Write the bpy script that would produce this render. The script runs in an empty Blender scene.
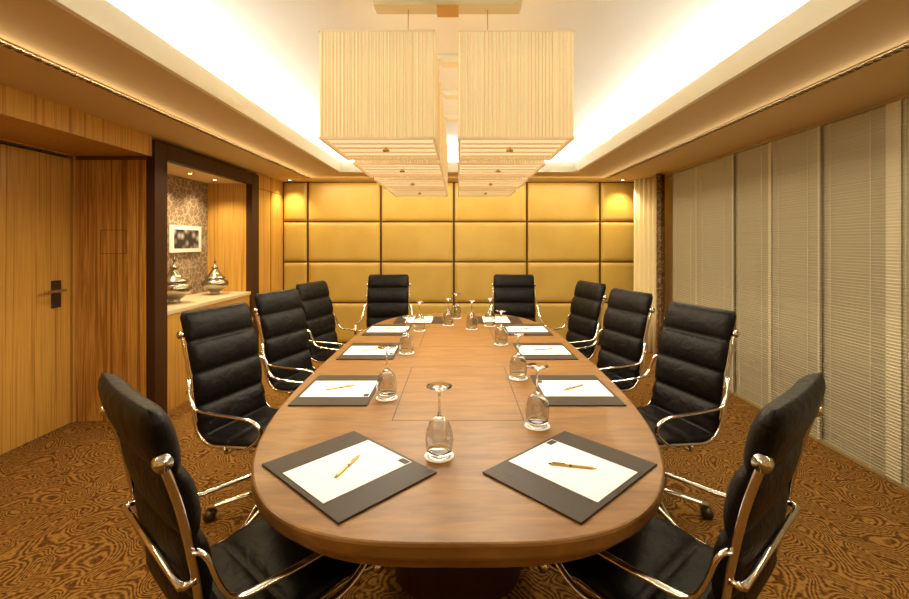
import bpy, bmesh, math, random
from mathutils import Vector, Matrix
random.seed(3)
C=bpy.context.scene.collection
# ---------------------------------------------------------------- helpers
def link(o,parent=None):
    C.objects.link(o)
    if parent: o.parent=parent
    return o
def empty(name,loc=(0,0,0),rz=0):
    e=bpy.data.objects.new(name,None); e.location=loc; e.rotation_euler=(0,0,rz); e.empty_display_size=.1
    C.objects.link(e); return e
def mk(name,v,f,mat,smooth=False,parent=None):
    m=bpy.data.meshes.new(name); m.from_pydata([tuple(a) for a in v],[],f); m.update()
    if mat: m.materials.append(mat)
    bm=bmesh.new(); bm.from_mesh(m); bmesh.ops.recalc_face_normals(bm,faces=bm.faces); bm.to_mesh(m); bm.free()
    if smooth:
        for p in m.polygons: p.use_smooth=True
    return link(bpy.data.objects.new(name,m),parent)
def boxes(name,L,mat,parent=None,bevel=0):
    v=[];f=[]
    for (a,b,c,d,e,g) in L:
        n=len(v)
        v+=[(a,c,e),(b,c,e),(b,d,e),(a,d,e),(a,c,g),(b,c,g),(b,d,g),(a,d,g)]
        f+=[tuple(n+i for i in q) for q in ((0,3,2,1),(4,5,6,7),(0,1,5,4),(1,2,6,5),(2,3,7,6),(3,0,4,7))]
    o=mk(name,v,f,mat,False,parent)
    if bevel:
        b=o.modifiers.new('bevel','BEVEL'); b.width=bevel; b.segments=2; b.limit_method='ANGLE'
    return o
def lathe_data(prof,seg=32,cx=0,cy=0,cz=0):
    v=[];f=[];n=len(prof)
    for i in range(seg):
        a=2*math.pi*i/seg
        for r,z in prof: v.append((cx+r*math.cos(a),cy+r*math.sin(a),cz+z))
    for i in range(seg):
        j=(i+1)%seg
        for k in range(n-1): f.append((i*n+k,j*n+k,j*n+k+1,i*n+k+1))
    return v,f
def lathe(name,prof,mat,parent=None,seg=32,smooth=True,loc=(0,0,0)):
    v,f=lathe_data(prof,seg)
    o=mk(name,v,f,mat,smooth,parent)
    bm=bmesh.new(); bm.from_mesh(o.data); bmesh.ops.remove_doubles(bm,verts=bm.verts,dist=1e-5)
    bmesh.ops.recalc_face_normals(bm,faces=bm.faces); bm.to_mesh(o.data); bm.free()
    if smooth:
        for p in o.data.polygons: p.use_smooth=True
    o.location=loc
    return o
def crom(P,n=8):
    P=[Vector(p) for p in P]; out=[]
    for i in range(len(P)-1):
        p0=P[max(i-1,0)];p1=P[i];p2=P[i+1];p3=P[min(i+2,len(P)-1)]
        for k in range(n):
            t=k/n
            out.append(.5*((2*p1)+(p2-p0)*t+(2*p0-5*p1+4*p2-p3)*t*t+(3*p1-p0-3*p2+p3)*t**3))
    out.append(P[-1]); return out
def tube_data(pts,ra,rb=None,seg=10,ref=Vector((1,0,0))):
    rb=rb or ra; v=[];f=[];n=len(pts)
    for i,p in enumerate(pts):
        t=(pts[min(i+1,n-1)]-pts[max(i-1,0)]).normalized()
        a=ref-t*ref.dot(t)
        if a.length<1e-3: a=Vector((0,1,0))-t*t.y
        a.normalize(); b=t.cross(a)
        for k in range(seg):
            w=2*math.pi*k/seg; v.append(p+a*ra*math.cos(w)+b*rb*math.sin(w))
    for i in range(n-1):
        for k in range(seg):
            l=(k+1)%seg; f.append((i*seg+k,i*seg+l,(i+1)*seg+l,(i+1)*seg+k))
    f.append(tuple(range(seg))[::-1]); f.append(tuple((n-1)*seg+k for k in range(seg)))
    return v,f
class Acc:
    def __init__(s): s.v=[];s.f=[]
    def add(s,d):
        n=len(s.v); s.v+=list(d[0]); s.f+=[tuple(n+i for i in q) for q in d[1]]
    def tube(s,pts,ra,rb=None,seg=10,ref=Vector((1,0,0))): s.add(tube_data([Vector(p) for p in pts],ra,rb,seg,ref))
    def make(s,name,mat,smooth=True,parent=None): return mk(name,s.v,s.f,mat,smooth,parent)
# ---------------------------------------------------------------- materials
def base(name):
    m=bpy.data.materials.new(name); m.use_nodes=True; nt=m.node_tree
    return m,nt,nt.nodes['Principled BSDF']
def simple(name,col,rough=.5,metal=0,coat=0,spec=.5):
    m,nt,b=base(name)
    b.inputs['Base Color'].default_value=(*col,1); b.inputs['Roughness'].default_value=rough
    b.inputs['Metallic'].default_value=metal; b.inputs['Coat Weight'].default_value=coat
    b.inputs['Specular IOR Level'].default_value=spec
    return m
def N(nt,t,**k):
    n=nt.nodes.new(t)
    for a,b in k.items(): setattr(n,a,b)
    return n
def ramp(nt,stops):
    r=N(nt,'ShaderNodeValToRGB'); e=r.color_ramp.elements
    e[0].position=stops[0][0]; e[0].color=(*stops[0][1],1)
    e[1].position=stops[-1][0]; e[1].color=(*stops[-1][1],1)
    for p,c in stops[1:-1]:
        x=e.new(p); x.color=(*c,1)
    return r
def coords(nt,scale,rot=(0,0,0)):
    tc=N(nt,'ShaderNodeTexCoord'); mp=N(nt,'ShaderNodeMapping')
    mp.inputs['Scale'].default_value=scale; mp.inputs['Rotation'].default_value=rot
    nt.links.new(tc.outputs['Object'],mp.inputs['Vector']); return mp
def noise(nt,vec,scale,detail=4,dist=0,rough=.5):
    n=N(nt,'ShaderNodeTexNoise'); n.inputs['Scale'].default_value=scale; n.inputs['Detail'].default_value=detail
    n.inputs['Distortion'].default_value=dist; n.inputs['Roughness'].default_value=rough
    nt.links.new(vec.outputs['Vector'],n.inputs['Vector']); return n
def wood(name,stops,scale,rough=.35,coat=.3,bump=0.03,detail=5,dist=.4,spec=.5):
    m,nt,b=base(name); mp=coords(nt,scale); n=noise(nt,mp,1,detail,dist,.6)
    r=ramp(nt,stops); nt.links.new(n.outputs['Fac'],r.inputs['Fac']); nt.links.new(r.outputs['Color'],b.inputs['Base Color'])
    b.inputs['Roughness'].default_value=rough; b.inputs['Coat Weight'].default_value=coat; b.inputs['Coat Roughness'].default_value=.15
    b.inputs['Specular IOR Level'].default_value=spec
    bp=N(nt,'ShaderNodeBump'); bp.inputs['Strength'].default_value=bump; nt.links.new(n.outputs['Fac'],bp.inputs['Height'])
    nt.links.new(bp.outputs['Normal'],b.inputs['Normal'])
    return m
Z=[(.30,(.30,.14,.022)),(.42,(.46,.235,.042)),(.50,(.64,.36,.075)),(.58,(.50,.265,.05)),(.72,(.72,.43,.10))]
M_zebra=wood('zebrano_veneer',Z,(58,58,.6),dist=.3,coat=.12)
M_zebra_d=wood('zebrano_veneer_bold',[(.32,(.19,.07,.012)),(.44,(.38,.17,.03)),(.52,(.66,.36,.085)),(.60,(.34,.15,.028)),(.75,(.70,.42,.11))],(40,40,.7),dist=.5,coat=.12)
M_table=wood('table_veneer',[(.3,(.145,.064,.012)),(.5,(.20,.092,.018)),(.7,(.255,.122,.026))],(5,26,26),rough=.42,coat=.06,bump=.01,spec=.32)
M_dark=simple('dark_stained_wood',(.050,.018,.006),.55,spec=.25)
M_seam=simple('seam_black',(.012,.008,.005),.6)
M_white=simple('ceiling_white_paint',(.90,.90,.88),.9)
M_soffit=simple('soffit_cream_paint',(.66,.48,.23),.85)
M_grille=simple('grille_metal',(.35,.25,.11),.5)
M_plate=simple('mount_plate_paint',(.62,.52,.30),.5)
M_slot=simple('grille_slot_shadow',(.13,.085,.035),.7)
M_chrome=simple('polished_chrome',(.70,.67,.62),.12,1)
M_silver=simple('aged_silver',(.36,.32,.25),.25,1)
M_brass=simple('brushed_brass',(.65,.42,.14),.3,1)
M_gunm=simple('gunmetal',(.10,.085,.07),.35,.8)
M_paper=simple('paper_white',(.90,.90,.92),.7)
M_pad=simple('brown_leather_pad',(.028,.018,.010),.5,spec=.3)
M_ink=simple('black_print',(.01,.01,.01),.6)
M_stone=simple('counter_stone',(.66,.56,.38),.3,coat=.3)
M_frame=simple('picture_frame_white',(.8,.78,.72),.4)
def leather():
    m,nt,b=base('black_leather'); mp=coords(nt,(1,1,1)); n=noise(nt,mp,160,3)
    n2=noise(nt,mp,14,3,.6)
    b.inputs['Base Color'].default_value=(.0035,.0024,.0017,1); b.inputs['Roughness'].default_value=.46
    b.inputs['Specular IOR Level'].default_value=.16
    a=N(nt,'ShaderNodeMath',operation='ADD'); s=N(nt,'ShaderNodeMath',operation='MULTIPLY'); s.inputs[1].default_value=.12
    nt.links.new(n.outputs['Fac'],s.inputs[0]); nt.links.new(s.outputs[0],a.inputs[0]); nt.links.new(n2.outputs['Fac'],a.inputs[1])
    bp=N(nt,'ShaderNodeBump'); bp.inputs['Strength'].default_value=.3; bp.inputs['Distance'].default_value=.025
    nt.links.new(a.outputs[0],bp.inputs['Height']); nt.links.new(bp.outputs['Normal'],b.inputs['Normal']); return m
M_leather=leather()
def fabric_gold():
    m,nt,b=base('gold_upholstery'); mp=coords(nt,(1,1,1)); n=noise(nt,mp,3,3)
    r=ramp(nt,[(.3,(.45,.295,.060)),(.7,(.50,.34,.075))]); nt.links.new(n.outputs['Fac'],r.inputs['Fac'])
    nt.links.new(r.outputs['Color'],b.inputs['Base Color']); b.inputs['Roughness'].default_value=.42
    return m
M_gold=fabric_gold()
def carpet():
    m,nt,b=base('carpet_contour'); mp=coords(nt,(1,1,1))
    n=noise(nt,mp,5.4,.5,.35,.4)
    mx=N(nt,'ShaderNodeMath',operation='MULTIPLY'); mx.inputs[1].default_value=140
    nt.links.new(n.outputs['Fac'],mx.inputs[0])
    s=N(nt,'ShaderNodeMath',operation='SINE'); nt.links.new(mx.outputs[0],s.inputs[0])
    n2=noise(nt,mp,60,2)
    ad=N(nt,'ShaderNodeMath',operation='MULTIPLY_ADD'); ad.inputs[1].default_value=.20
    nt.links.new(s.outputs[0],ad.inputs[0]); nt.links.new(n2.outputs['Fac'],ad.inputs[2])
    r=ramp(nt,[(.28,(.075,.029,.006)),(.46,(.165,.076,.015)),(.68,(.29,.15,.034))])
    nt.links.new(ad.outputs[0],r.inputs['Fac']); nt.links.new(r.outputs['Color'],b.inputs['Base Color'])
    b.inputs['Roughness'].default_value=.95; b.inputs['Specular IOR Level'].default_value=.1
    bp=N(nt,'ShaderNodeBump'); bp.inputs['Strength'].default_value=.4; bp.inputs['Distance'].default_value=.01
    nt.links.new(ad.outputs[0],bp.inputs['Height']); nt.links.new(bp.outputs['Normal'],b.inputs['Normal']); return m
M_carpet=carpet()
def wallpaper(name,c0,c1,sc):
    m,nt,b=base(name); mp=coords(nt,(1,1,1)); n=noise(nt,mp,sc*.6,3,.5)
    v=N(nt,'ShaderNodeTexVoronoi',feature='DISTANCE_TO_EDGE'); v.inputs['Scale'].default_value=sc
    mix=N(nt,'ShaderNodeMixRGB'); mix.inputs[0].default_value=.12
    nt.links.new(mp.outputs['Vector'],mix.inputs[1]); nt.links.new(n.outputs['Color'],mix.inputs[2]); nt.links.new(mix.outputs[0],v.inputs['Vector'])
    r=ramp(nt,[(.0,c1),(.03,c1),(.08,c0)]); nt.links.new(v.outputs['Distance'],r.inputs['Fac']); nt.links.new(r.outputs['Color'],b.inputs['Base Color'])
    b.inputs['Roughness'].default_value=.8; return m
M_wallpaper=wallpaper('branch_wallpaper',(.20,.135,.08),(.42,.33,.21),15)
M_drape=wallpaper('patterned_drape',(.16,.09,.04),(.42,.27,.12),16)
def stripes(name,c0,c1,axis,freq,rough=.7,emis=0):
    m,nt,b=base(name); tc=N(nt,'ShaderNodeTexCoord'); sp=N(nt,'ShaderNodeSeparateXYZ'); nt.links.new(tc.outputs['Object'],sp.inputs[0])
    if axis=='XY':
        a=N(nt,'ShaderNodeMath',operation='ADD'); nt.links.new(sp.outputs['X'],a.inputs[0]); nt.links.new(sp.outputs['Y'],a.inputs[1]); src=a.outputs[0]
    else: src=sp.outputs[axis]
    x=N(nt,'ShaderNodeMath',operation='MULTIPLY'); x.inputs[1].default_value=freq; nt.links.new(src,x.inputs[0])
    n=N(nt,'ShaderNodeTexNoise',noise_dimensions='1D'); n.inputs['Detail'].default_value=2; n.inputs['Scale'].default_value=1
    nt.links.new(x.outputs[0],n.inputs['W'])
    r=ramp(nt,[(.35,c0),(.65,c1)]); nt.links.new(n.outputs['Fac'],r.inputs['Fac'])
    nt.links.new(r.outputs['Color'],b.inputs['Base Color']); b.inputs['Roughness'].default_value=rough
    if emis:
        nt.links.new(r.outputs['Color'],b.inputs['Emission Color']); b.inputs['Emission Strength'].default_value=emis
    return m
M_shade=stripes('string_shade',(.60,.43,.19),(.80,.63,.33),'XY',150,.8,.47)
M_diff=stripes('shade_diffuser',(.78,.56,.27),(.98,.80,.48),'Y',42,.8,.85)
M_trim=stripes('shade_trim',(.66,.49,.24),(.70,.53,.28),'Y',10,.6,.36)
M_blind=stripes('woven_blind',(.37,.34,.24),(.52,.48,.35),'Z',230,.75)
M_blind2=stripes('blind_lit_strip_and_cord',(.58,.54,.40),(.70,.66,.49),'Z',230,.75)  # paler weave: painted light for the strips, also colours the cords
M_sheer=simple('sheer_curtain',(.84,.74,.47),.85)
def emit(name,col,s):
    m,nt,b=base(name); b.inputs['Emission Color'].default_value=(*col,1); b.inputs['Emission Strength'].default_value=s; b.inputs['Base Color'].default_value=(*col,1); return m
M_led=emit('led_strip',(.97,.98,.95),2.5)
M_lampdisc=emit('downlight_lens',(1,.85,.55),12)
def glass():
    m,nt,b=base('clear_glass'); b.inputs['Transmission Weight'].default_value=1; b.inputs['Roughness'].default_value=0; b.inputs['IOR'].default_value=1.45
    return m
M_glass=glass()
M_winglass=simple('window_night_glass',(.02,.02,.025),.1)
def art():
    m,nt,b=base('still_life_photo'); mp=coords(nt,(1,1,1))
    v=N(nt,'ShaderNodeTexVoronoi'); v.inputs['Scale'].default_value=11; nt.links.new(mp.outputs['Vector'],v.inputs['Vector'])
    r=ramp(nt,[(.0,(.55,.53,.5)),(.3,(.2,.19,.18)),(.55,(.02,.02,.02))]); nt.links.new(v.outputs['Distance'],r.inputs['Fac']); nt.links.new(r.outputs['Color'],b.inputs['Base Color']); return m
M_art=art()
# ---------------------------------------------------------------- room
XL=-2.578; XR=2.78; YB=6.63; Y0=-1.7; ZS=2.40; XD=-3.216; YF=3.79
boxes('floor',[(-3.4,3.0,Y0-.1,6.8,-.1,0)],M_carpet)
cx=1.49; cw=1.85; yc0=-1.0; yc1=5.70
boxes('ceiling',[(-3.4,3.0,Y0-.1,6.8,2.80,2.9),
  (-cw-.04,-cw,yc0-.3,yc1+.3,ZS+.03,2.8),(cw,cw+.04,yc0-.3,yc1+.3,ZS+.03,2.8),
  (-cw,cw,yc1+.28,yc1+.32,ZS+.03,2.8),(-cw,cw,yc0-.32,yc0-.28,ZS+.03,2.8)],M_white)
ce=cx+.03
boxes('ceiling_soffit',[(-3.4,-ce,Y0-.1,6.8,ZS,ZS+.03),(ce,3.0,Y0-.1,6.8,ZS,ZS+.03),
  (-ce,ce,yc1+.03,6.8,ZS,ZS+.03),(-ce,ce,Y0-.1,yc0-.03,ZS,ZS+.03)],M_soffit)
M_fascia=simple('fascia_cream',(.84,.77,.58),.85)
boxes('trim_1',[(-ce,-cx,yc0-.03,yc1+.03,ZS-.001,2.53),(cx,ce,yc0-.03,yc1+.03,ZS-.001,2.53),
  (-cx,cx,yc1,yc1+.03,ZS-.001,2.53),(-cx,cx,yc0-.03,yc0,ZS-.001,2.53)],M_fascia)
boxes('cove_led_strip',[(-1.74,-1.68,yc0,yc1,ZS+.03,ZS+.05),(1.68,1.74,yc0,yc1,ZS+.03,ZS+.05),(-1.5,1.5,yc1+.12,yc1+.18,ZS+.03,ZS+.05)],M_led)
for sx in (-1,1):
    e=empty('air_grille'); x=2.05*sx
    boxes('grille_frame',[(x-.032,x-.028,Y0+.2,6.2,ZS-.003,ZS),(x+.028,x+.032,Y0+.2,6.2,ZS-.003,ZS)],M_soffit,e)
    L=[];y=Y0+.2
    while y<6.15:
        for dx in (-.014,.014): L.append((x+dx-.009,x+dx+.009,y,y+.032,ZS-.003,ZS-.0005))
        y+=.05
    boxes('grille_slots',L,M_slot,e)
boxes('wall_back',[(-3.4,3.0,YB,YB+.1,0,2.8)],M_dark)
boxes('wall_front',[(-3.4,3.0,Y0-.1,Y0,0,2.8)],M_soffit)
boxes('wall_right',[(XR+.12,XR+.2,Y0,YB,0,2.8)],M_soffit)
boxes('wall_left',[(XL-.1,XL,Y0,1.6,0,ZS)],M_zebra)
boxes('wall_recess_near',[(XD-.1,XL-.1,1.5,1.6,0,ZS),(XD-.1,XD,1.6,2.90,0,ZS)],M_zebra)
boxes('wall_recess_header',[(XD-.1,XD,2.90,YF,2.225,ZS),(XD-.1,XD,3.76,YF,0,2.225)],M_zebra)
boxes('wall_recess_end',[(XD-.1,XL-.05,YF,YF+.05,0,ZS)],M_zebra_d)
boxes('wall_left_fascia',[(XL-.04,XL,1.6,YF,2.23,ZS),(XD,XL-.04,1.6,YF,2.235,2.25)],M_zebra)
boxes('wall_left_end',[(XL-.03,XL,5.775,YB,0,ZS),(XL-.56,XL-.05,5.59,5.64,0,ZS)],M_zebra)
boxes('niche_cabinet',[(XL-.03,XL-.005,3.956,5.58,0.0,.86)],M_zebra)
M_line=simple('panel_joint_brown',(.12,.05,.012),.6)
boxes('trim_2',[(XL,XL+.004,6.19,6.20,0,ZS),(XL,XL+.004,5.775,YB,2.2,2.206),(XD,XL-.05,YF-.004,YF,2.20,2.232),
   (-3.01,-2.79,YF-.003,YF,1.606,1.61),(-3.01,-2.79,YF-.003,YF,1.41,1.414),(-3.01,-3.006,YF-.003,YF,1.41,1.61),(-2.794,-2.79,YF-.003,YF,1.41,1.61)],M_line)
boxes('trim_3',[(XL-.05,XL+.025,3.79,3.956,0,2.37),(XL-.05,XL+.025,5.58,5.775,0,2.37),(XL-.05,XL+.025,3.956,5.58,2.23,2.37)],M_dark,bevel=.004)
boxes('wall_niche',[(-3.16,-3.11,3.84,5.6,0,ZS)],M_wallpaper)
boxes('ceiling_niche',[(-3.11,XL-.05,3.84,5.59,2.24,2.28)],M_soffit)
boxes('niche_counter',[(-3.11,XL+.01,3.956,5.58,.86,.90)],M_stone,bevel=.004)
d=empty('door_1')
boxes('door_leaf',[(XD-.05,XD-.01,2.93,3.745,0.005,2.20)],M_zebra,d)
boxes('door_gap',[(XD-.06,XD-.052,2.905,3.755,0,2.22)],M_seam,d)
boxes('lock_plate',[(XD-.01,XD+.0,3.565,3.65,.98,1.20)],M_gunm,d,.003)
a=Acc(); a.tube([(XD,3.622,1.12),(XD+.055,3.622,1.12)],.012); a.tube(crom([(XD+.05,3.63,1.12),(XD+.06,3.55,1.12),(XD+.062,3.44,1.118)]),.012,.012)
a.make('lever_handle',M_chrome,True,d)
# back wall upholstered panels
v=[];f=[]
xs=[XL,-2.21,-1.135,-.06,1.015,2.09,2.70]; zs=[.03,.62,1.22,1.81,2.395]
g=14
for i in range(6):
    for j in range(4):
        x0,x1=xs[i]+.013,xs[i+1]-.013; z0,z1=zs[j]+.007,zs[j+1]-.007; n=len(v)
        for p in range(g+1):
            for q in range(g+1):
                u=-math.cos(math.pi*p/g); w=-math.cos(math.pi*q/g)
                hx=(x1-x0)/2;hz=(z1-z0)/2
                du=min(1,(1-abs(u))*hx/.04); dw=min(1,(1-abs(w))*hz/.04)
                h=.03*math.sqrt(max(0,1-(1-du)**2))*math.sqrt(max(0,1-(1-dw)**2))
                v.append(((x0+x1)/2+u*hx,YB-.002-h,(z0+z1)/2+w*hz))
        for p in range(g):
            for q in range(g):
                b=n+p*(g+1)+q; f.append((b,b+1,b+g+2,b+g+1))
mk('upholstered_wall_panelling',v,f,M_gold,True)
boxes('baseboard_back',[(XL,2.70,YB-.02,YB,0,.03)],M_dark)
# right side
w=empty('window_1')
boxes('window_glass',[(XR+.08,XR+.09,.0,5.9,.1,2.3)],M_winglass,w)
boxes('window_frame',[(XR+.07,XR+.12,y-.03,y+.03,0,ZS) for y in (-1.2,0.1,1.5,2.9,4.3,5.7)]+[(XR+.07,XR+.12,-1.2,5.7,2.3,ZS),(XR+.07,XR+.12,-1.2,5.7,0,.1)],M_dark,w)
def blind_panel(y0,y1,x,mat,parent,nm):
    v=[];f=[];z=.015;rows=[]
    while z<2.37:
        rows+= [(z,x),(z+.019,x-.007)]; z+=.021
    for zz,xx in rows: v+=[(xx,y0,zz),(xx,y1,zz)]
    for k in range(len(rows)-1): f.append((2*k,2*k+1,2*k+3,2*k+2))
    mk(nm,v,f,mat,False,parent)
bl=empty('panel_blind')
D=[5.72,5.12,4.44,3.91,3.38,2.85,2.20,1.55,.9,.25,-.4,-1.2]
for i in range(len(D)-1):
    blind_panel(D[i+1]-.02,D[i],2.72 if i%2 else 2.735,M_blind,bl,'blind_panel_%d'%(i+1))
for i,(y,wd) in enumerate(((5.12,.02),(4.44,.02),(3.91,.04),(3.38,.02),(2.80,.10),(1.55,.05),(.3,.05))):
    blind_panel(y-wd/2,y+wd/2,2.712,M_blind2,bl,'blind_lit_strip_%d'%(i+1))  # paler strips paint in the bright light where panels meet
a=Acc()
for i in range(len(D)-1):
    for t in (.2,.8):
        y=D[i+1]+t*(D[i]-D[i+1]); a.tube([(2.708,y,.02),(2.708,y,2.38)],.0016,None,5)
a.make('blind_cords',M_blind2,False,bl)
boxes('blind_track',[(2.70,2.76,-1.2,5.75,2.375,2.40)],M_grille,bl)
boxes('blind_bottom_rail',[(2.708,2.735,D[i+1]+.003,D[i]-.003,.004,.024) for i in range(len(D)-1)],M_grille,bl)
def curtain(name,p0,p1,amp,folds,mat,z1=2.395):
    v=[];f=[];n=folds*10
    p0=Vector(p0);p1=Vector(p1);dr=(p1-p0);nr=Vector((-dr.y,dr.x)).normalized()
    zz=[.01,.6,1.2,1.8,z1]
    for k,z in enumerate(zz):
        for i in range(n+1):
            t=i/n; q=p0+dr*t+nr*amp*math.sin(t*folds*2*math.pi+.15*k)
            v.append((q.x,q.y,z))
    for k in range(4):
        for i in range(n):
            b=k*(n+1)+i; f.append((b,b+1,b+n+2,b+n+1))
    o=mk(name,v,f,mat,True)
    s=o.modifiers.new('solid','SOLIDIFY'); s.thickness=.004
curtain('sheer_curtain',(2.50,6.42),(2.70,5.98),.03,6,M_sheer)
curtain('patterned_drape',(2.58,5.80),(2.70,5.92),.025,3,M_drape)
# ---------------------------------------------------------------- pendant lamps
for r in range(4):
    y=2.166+.275+r*.7125
    for ci,cxp in enumerate((-.39,.28)):
        e=empty('pendant_lamp',(cxp,y,0)); h=.275; zb,zt=2.006,2.52
        per=[]; n=64
        for s in range(4):
            for k in range(n):
                t=-h+2*h*k/n; o=h+(.0035 if k%2 else 0)
                per.append([(t,-o),(o,t),(-t,o),(-o,-t)][s])
        v=[(x,yy,zb) for x,yy in per]+[(x,yy,zt) for x,yy in per]; m=len(per)
        mk('pleated_shade',v,[(i,(i+1)%m,m+(i+1)%m,m+i) for i in range(m)],M_shade,False,e)
        q=h+.005
        def ring(z0,z1): return [(-q,q,-q,-q+.012,z0,z1),(-q,q,q-.012,q,z0,z1),(-q,-q+.012,-q,q,z0,z1),(q-.012,q,-q,q,z0,z1)]
        boxes('shade_rims',ring(zb-.006,zb+.005)+ring(zt-.005,zt+.003),M_trim,e)
        boxes('bottom_diffuser',[(-h+.01,h-.01,-h+.01,h-.01,zb+.012,zb+.018)],M_diff,e)
        L=[(-h+.012,h-.012,-h+.05+k*.11,-h+.058+k*.11,zb+.004,zb+.012) for k in range(5)]
        boxes('diffuser_slats',L,M_trim,e)
        lathe('finial',[(0,-.012),(.018,-.008),(.02,0),(.008,.006),(.006,.02),(0,.02)],M_brass,e,16,loc=(0,0,zb-.002))
        sgn=1 if ci==0 else -1
        a=Acc(); a.tube([(.12*sgn,0,zt-.03),(.12*sgn,0,2.765)],.0025,None,8); a.tube([(-.26,0,zt-.02),(.26,0,zt-.02)],.005,None,8,Vector((0,0,1))); a.tube([(0,-.26,zt-.02),(0,.26,zt-.02)],.005,None,8)
        a.make('suspension_rod',M_chrome,True,e)
        ld=bpy.data.lights.new('pendant_bulb','AREA'); ld.shape='SQUARE'; ld.size=.48; ld.energy=8.5; ld.color=(1,.87,.66)
        lo=bpy.data.objects.new('pendant_bulb',ld); lo.location=(0,0,zb-.02); link(lo,e)
    e=empty('ceiling_mount_plate',(-.055,y,0))
    boxes('mount_plate',[(-.395,.395,-.05,.05,2.765,2.80)],M_plate if r==0 else M_fascia,e,.003)
    boxes('mount_cap',[(-.06,.06,-.055,.055,2.750,2.765)],M_brass if r==0 else M_fascia,e,.003)
# ---------------------------------------------------------------- table
def sup(a,b,n,cx_,cy_,cnt=128):
    P=[]
    for i in range(cnt):
        t=2*math.pi*i/cnt; c,s=math.cos(t),math.sin(t)
        P.append((cx_+a*math.copysign(abs(c)**(2/n),c),cy_+b*math.copysign(abs(s)**(2/n),s)))
    return P
def slab(name,layers,mat,parent,smooth=False):
    v=[];f=[];m=None
    for P,z in layers:
        m=len(P); v+=[(x,y,z) for x,y in P]
    for k in range(len(layers)-1):
        for i in range(m): f.append((k*m+i,k*m+(i+1)%m,(k+1)*m+(i+1)%m,(k+1)*m+i))
    f.append(tuple(range(m))[::-1]); f.append(tuple((len(layers)-1)*m+i for i in range(m)))
    return mk(name,v,f,mat,smooth,parent)
T=empty('conference_table'); ty=2.97; A=.845;B=1.85;nn=3.2
S=lambda d:sup(A+d,B+d,nn,0,ty)
slab('table_top',[(S(-.012),.700),(S(-.003),.706),(S(0),.715),(S(0),.742),(S(-.003),.748),(S(-.008),.750)],M_table,T)
slab('table_apron',[(S(-.05),.655),(S(-.045),.66),(S(-.045),.700)],M_table,T)
for yy in (2.25,3.75):
    slab('pedestal',[(sup(.30,.38,3,0,yy,48),0),(sup(.30,.38,3,0,yy,48),.655)],M_dark,T)
L=[]
for (y0,y1) in ((1.90,2.72),(3.25,4.0)):
    L+=[(-.28,.28,y0,y0+.004,.75,.7504),(-.28,.28,y1,y1+.004,.75,.7504),(-.28,-.276,y0,y1,.75,.7504),(.276,.28,y0,y1,.75,.7504)]
boxes('cable_hatch_seams',L,M_seam,T)
ZT=.7505
def desk_set(x,y,ang):
    e=empty('desk_pad',(x,y,ZT),ang)
    boxes('leather_pad',[(-.235,.235,-.183,.183,0,.006)],M_pad,e,.002)
    boxes('notepaper',[(-.120,.128,-.165,.168,.006,.008)],M_paper,e)
    boxes('logo_print',[(.085,.125,.14,.165,.008,.0083),(-.21,-.165,.10,.103,.006,.0063),(-.19,-.187,.08,.13,.006,.0063)],M_ink,e)
    p=empty('ballpoint_pen',(x,y,ZT+.0122),ang+random.uniform(.35,.8))
    a=Acc(); a.tube([(0,-.07,0),(0,-.062,0),(0,-.06,0),(0,.06,0),(0,.066,0)],.004,None,10); a.make('barrel',M_brass,True,p)
    a=Acc(); a.tube([(0,.066,0),(0,.074,0)],.0025,None,8); a.tube([(0,.02,.0052),(0,.062,.0052)],.0012,None,6); a.tube([(0,-.08,0),(0,-.07,0)],.0016,None,8); a.tube([(0,-.002,0),(0,.006,0)],.0043,None,10); a.make('clip_and_tip',M_gunm,True,p)
desk_set(-.365,1.49,math.radians(-43)); desk_set(.375,1.49,math.radians(43))
for yy in (2.30,3.12,3.88):
    desk_set(-.60,yy,math.radians(-90)); desk_set(.59,yy,math.radians(90))
desk_set(-.37,4.37,math.pi); desk_set(.37,4.37,math.pi)
gp=[(.0,.245),(.0445,.245),(.045,.2435),(.044,.242),(.02,.238),(.0055,.230),(.0042,.20),(.0040,.16),(.006,.142),(.018,.132),(.034,.118),(.046,.09),(.0495,.06),(.047,.03),(.0415,.002),(.0405,.002),(.046,.03),(.0485,.06),(.045,.0885),(.0333,.1155),(.0175,.1295),(.0,.134)]
gm=None
for (x,y) in [(-.066,1.585),(.325,1.845),(-.345,2.18),(.335,2.5),(-.35,3.07),(.32,3.34),(-.33,3.86),(.29,4.08),(-.02,4.5),(-.09,4.12),(.12,3.93)]:
    e=empty('wine_glass',(x,y,ZT))
    if gm is None:
        o=lathe('glass_body',gp,M_glass,e,36,loc=(0,0,.002)); gm=o.data
        c=lathe('paper_coaster',[(0,0),(.052,0),(.052,.002),(0,.002)],M_paper,e,32,False); cm=c.data
    else:
        o=bpy.data.objects.new('glass_body',gm); o.location=(0,0,.002); link(o,e)
        link(bpy.data.objects.new('paper_coaster',cm),e)
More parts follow.
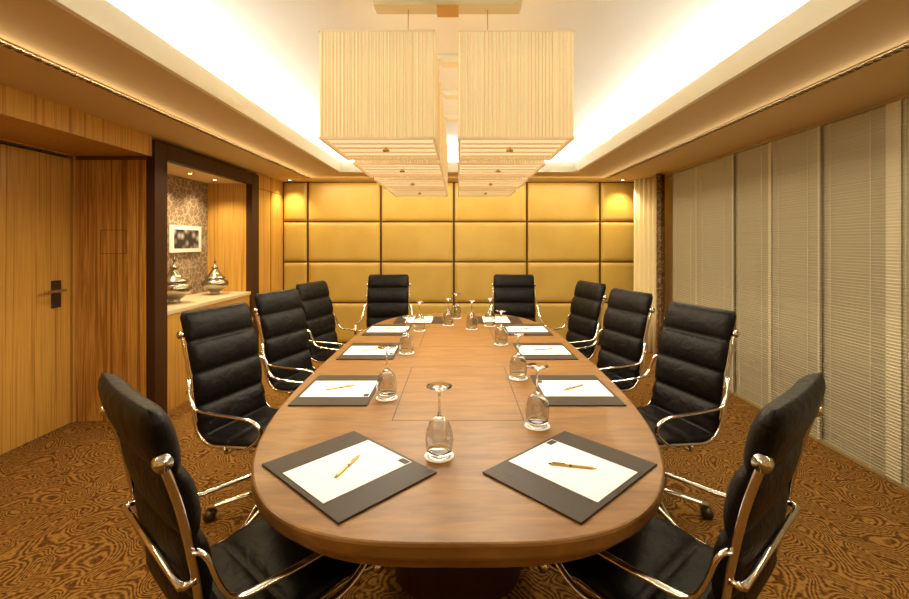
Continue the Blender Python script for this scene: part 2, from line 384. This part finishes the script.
# ---------------------------------------------------------------- chairs
prof=crom([(0,.275,.425),(0,.25,.462),(0,.13,.475),(0,-.03,.462),(0,-.15,.455),(0,-.225,.495),(0,-.262,.60),(0,-.285,.75),(0,-.315,.90),(0,-.36,1.05),(0,-.385,1.125)],14)
cum=[0]
for i in range(1,len(prof)): cum.append(cum[-1]+(prof[i]-prof[i-1]).length)
TOT=cum[-1]
def at(s):
    s=max(0,min(1,s))*TOT
    for i in range(1,len(cum)):
        if cum[i]>=s:
            t=(s-cum[i-1])/(cum[i]-cum[i-1]); p=prof[i-1].lerp(prof[i],t)
            a_=prof[max(i-2,0)]; b_=prof[min(i+1,len(prof)-1)]; tg=(b_-a_).normalized(); return p,Vector((0,tg.z,-tg.y))
    return prof[-1],Vector((0,1,0))
def make_cushion():
    NP=7;per=12;ns=NP*per;nu=20;W=.236;v=[];f=[]
    for side in (1,-1):
        for i in range(ns+1):
            s=i/ns; p,n=at(s); ph=(i%per)/per
            sp=math.sin(math.pi*ph)**.36 if i%per else .12
            if i in (0,ns): sp=0
            endf=min(1,min(i,ns-i)/2.0)
            for j in range(nu+1):
                u=-math.cos(math.pi*j/nu); e=max(0,1-abs(u)**7)**.5
                ww=W*(1-.06*(1-endf))*(1+.012*sp)
                seatpad= s<.43
                if side==1: off=(.006+(.028 if seatpad else .035)*sp+.006*endf)*e
                else: off=-(.006*endf+(.022 if s>.45 else .008)*sp)*e
                off+= (.010*(u*u) if s>.5 else 0)
                v.append(p+n*off+Vector((u*ww,0,0)))
    M=(ns+1)*(nu+1)
    for sd in (0,1):
        for i in range(ns):
            for j in range(nu):
                b=sd*M+i*(nu+1)+j; f.append((b,b+1,b+nu+2,b+nu+1))
    for i in range(ns):
        for j in (0,nu):
            b=i*(nu+1)+j; f.append((b,b+nu+1,b+nu+1+M,b+M))
    for i in (0,ns):
        for j in range(nu):
            b=i*(nu+1)+j; f.append((b,b+1,b+1+M,b+M))
    o=mk('tmp',v,f,M_leather,True)
    bm=bmesh.new(); bm.from_mesh(o.data); bmesh.ops.remove_doubles(bm,verts=bm.verts,dist=.0012); bmesh.ops.recalc_face_normals(bm,faces=bm.faces); bm.to_mesh(o.data); bm.free()
    for p in o.data.polygons: p.use_smooth=True
    d=o.data; bpy.data.objects.remove(o); return d
def make_frame():
    a=Acc()
    for sx in (-1,1):
        pts=[]
        for k in range(50):
            p,n=at(.03+.87*k/49); pts.append(p-n*.006+Vector((sx*.246,0,0)))
        a.tube(pts,.005,.010,12)
        for s in (.90,.03):
            p,n=at(s); c=p-n*.006; c0=c+Vector((sx*.238,0,0))
            a.add(tube_data([c0,c0+Vector((sx*.018,0,0))],.020,None,24,Vector((0,0,1))))
            a.add(tube_data([c0+Vector((sx*.018,0,0)),c0+Vector((sx*.021,0,0))],.013,None,24,Vector((0,0,1))))
        x=sx*.285
        p,n=at(.70)
        P=[(sx*.248,p.y,p.z),(sx*.268,p.y+.02,p.z-.015),(x,p.y+.07,.655),(x,-.10,.635),(x,.05,.632),(x,.15,.625),(x,.20,.59),(x,.195,.55),(x,.14,.50),(sx*.275,.08,.47),(sx*.248,.02,.455)]
        a.tube(crom(P,8),.012,.007,12)
    for s,r in ((.64,.009),(.30,.011),(.10,.009)):
        p,n=at(s); c=p-n*.036; a.tube([c+Vector((-.24,0,0)),c+Vector((.24,0,0))],r,None,10,Vector((0,0,1)))
        for sx in (-1,1): a.tube([c+Vector((sx*.24,0,0)),p-n*.006+Vector((sx*.246,0,0))],r,None,8,Vector((1,0,0)))
    a.tube([(-.16,.03,.415),(.16,.03,.415)],.02,.014,10,Vector((0,0,1)))
    a.add(lathe_data([(0,.42),(.075,.42),(.08,.41),(.07,.39),(.03,.38),(.028,.20),(.04,.19),(.042,.10),(.035,.075),(0,.075)],24))
    for k in range(5):
        w=2*math.pi*k/5+.3; c,s=math.cos(w),math.sin(w)
        a.tube([(0.02*c,.02*s,.115),(.12*c,.12*s,.105),(.26*c,.26*s,.078),(.30*c,.30*s,.074)],.02,.012,10,Vector((-s,c,0)))
    o=a.make('tmp',M_chrome); d=o.data; bpy.data.objects.remove(o); return d
def make_castors():
    a=Acc()
    for k in range(5):
        w=2*math.pi*k/5+.3; c,s=math.cos(w),math.sin(w)
        for q in (-1,1):
            o=Vector((.29*c,.29*s,.03)); t=Vector((-s,c,0))
            a.tube([o+t*q*.006,o+t*q*.009,o+t*q*.022,o+t*q*.025],.03,None,18,Vector((0,0,1)))
        a.tube([Vector((.29*c,.29*s,.03)),Vector((.29*c,.29*s,.072))],.007,None,8)
    o=a.make('tmp',M_gunm); d=o.data; bpy.data.objects.remove(o); return d
cd,fd,wd_=make_cushion(),make_frame(),make_castors()
def chair(bx,by,ang):
    """bx,by : where the top of the backrest is, ang: facing direction in degrees (0=+x,90=+y)"""
    a=math.radians(ang); ox=bx+.385*math.cos(a); oy=by+.385*math.sin(a)
    e=empty('office_chair',(ox,oy,0),a-math.pi/2)
    for n,dd in (('padded_seat_and_back',cd),('chrome_frame',fd),('castors',wd_)):
        link(bpy.data.objects.new(n,dd),e)
chair(-.865,1.14,49); chair(.885,1.14,131)
chair(-1.43,2.64,-18); chair(-1.42,3.50,-18); chair(-1.41,4.28,-15)
chair(1.45,2.67,198); chair(1.37,3.52,197); chair(1.29,4.30,195)
chair(-.82,5.34,-88); chair(.66,5.34,-92)
# ---------------------------------------------------------------- niche decor
def vessel(x,y,s):
    e=empty('lidded_silver_vessel',(x,y,.90))
    P=[(0,0),(.055,0),(.06,.008),(.045,.025),(.075,.05),(.125,.085),(.148,.125),(.14,.16),(.105,.18),(.10,.19),(.118,.195),(.115,.205),(.08,.225),(.055,.26),(.04,.29),(.03,.31),(.04,.322),(.03,.335),(.012,.35),(.010,.38),(.016,.39),(.008,.405),(.003,.44),(0,.45)]
    lathe('vessel_body',[(r*s,z*s) for r,z in P],M_silver,e,40)
vessel(-2.84,4.50,1.1); vessel(-2.84,5.26,.98)
p=empty('framed_picture',(-3.105,5.12,1.545))
boxes('frame',[(-.0,.02,-.29,.29,-.15,.15)],M_frame,p,.003)
boxes('photograph',[(.02,.022,-.23,.23,-.105,.105)],M_art,p)
# ---------------------------------------------------------------- lights
def spot(name,loc,e,size=90,col=(1,.78,.45),blend=.8,tilt=(0,0,0)):
    em=empty(name,loc)
    lathe('lens',[(0,0),(.022,0),(.022,.004),(0,.004)],M_lampdisc,em,20,False,loc=(0,0,-.004))
    lathe('trim_ring',[(.022,-.006),(.036,-.006),(.038,0),(.022,0)],M_chrome,em,24,True)
    ld=bpy.data.lights.new(name,'SPOT'); ld.energy=e; ld.spot_size=math.radians(size); ld.spot_blend=blend; ld.color=col; ld.shadow_soft_size=.04
    lo=bpy.data.objects.new('bulb',ld); lo.location=(0,0,-.02); lo.rotation_euler=tilt; link(lo,em)
for x in (-2.40,2.35): spot('recessed_downlight',(x,6.42,ZS),50,110)
for y in (4.3,4.77,5.25): spot('recessed_downlight',(-2.84,y,2.24),46,125)
def area(name,loc,rot,sx,sy,e,col):
    ld=bpy.data.lights.new(name,'AREA'); ld.shape='RECTANGLE'; ld.size=sx; ld.size_y=sy; ld.energy=e; ld.color=col
    lo=bpy.data.objects.new(name,ld); lo.location=loc; lo.rotation_euler=rot; C.objects.link(lo)
cc=(.97,.99,.95); R=math.radians
area('cove_light',(-1.74,2.35,2.55),(0,R(180-62),0),.06,6.6,62,cc)
area('cove_light',(1.74,2.35,2.55),(0,R(180+62),0),.06,6.6,62,cc)
area('cove_light',(0,5.92,2.55),(R(180-60),0,0),2.9,.06,20,cc)
wc=(1,.78,.43)
# added fill strips below the soffit, no visible fixture, brightening the walls
area('wall_fill',(-2.05,2.4,ZS-.01),(0,R(-26),0),.04,7.6,92,wc)
area('wall_fill',(2.05,2.4,ZS-.01),(0,R(22),0),.04,7.6,72,(1,.83,.55))
area('wall_fill',(0,6.10,ZS-.01),(R(25),0,0),4.0,.04,31,wc)
w=bpy.data.worlds.new('world'); bpy.context.scene.world=w; w.use_nodes=True
w.node_tree.nodes['Background'].inputs[0].default_value=(.02,.02,.03,1)
# ---------------------------------------------------------------- camera
cam=bpy.data.cameras.new('camera'); co=bpy.data.objects.new('camera',cam); C.objects.link(co)
co.location=(0,0,1.5); co.rotation_euler=(math.radians(90),0,0)
cam.sensor_width=36; cam.lens=450/909*36; cam.shift_y=-56.5/909; cam.shift_x=-3.5/909; cam.clip_start=.05
bpy.context.scene.camera=co
bpy.context.scene.view_settings.view_transform='Standard'
bpy.context.scene.view_settings.look='None'
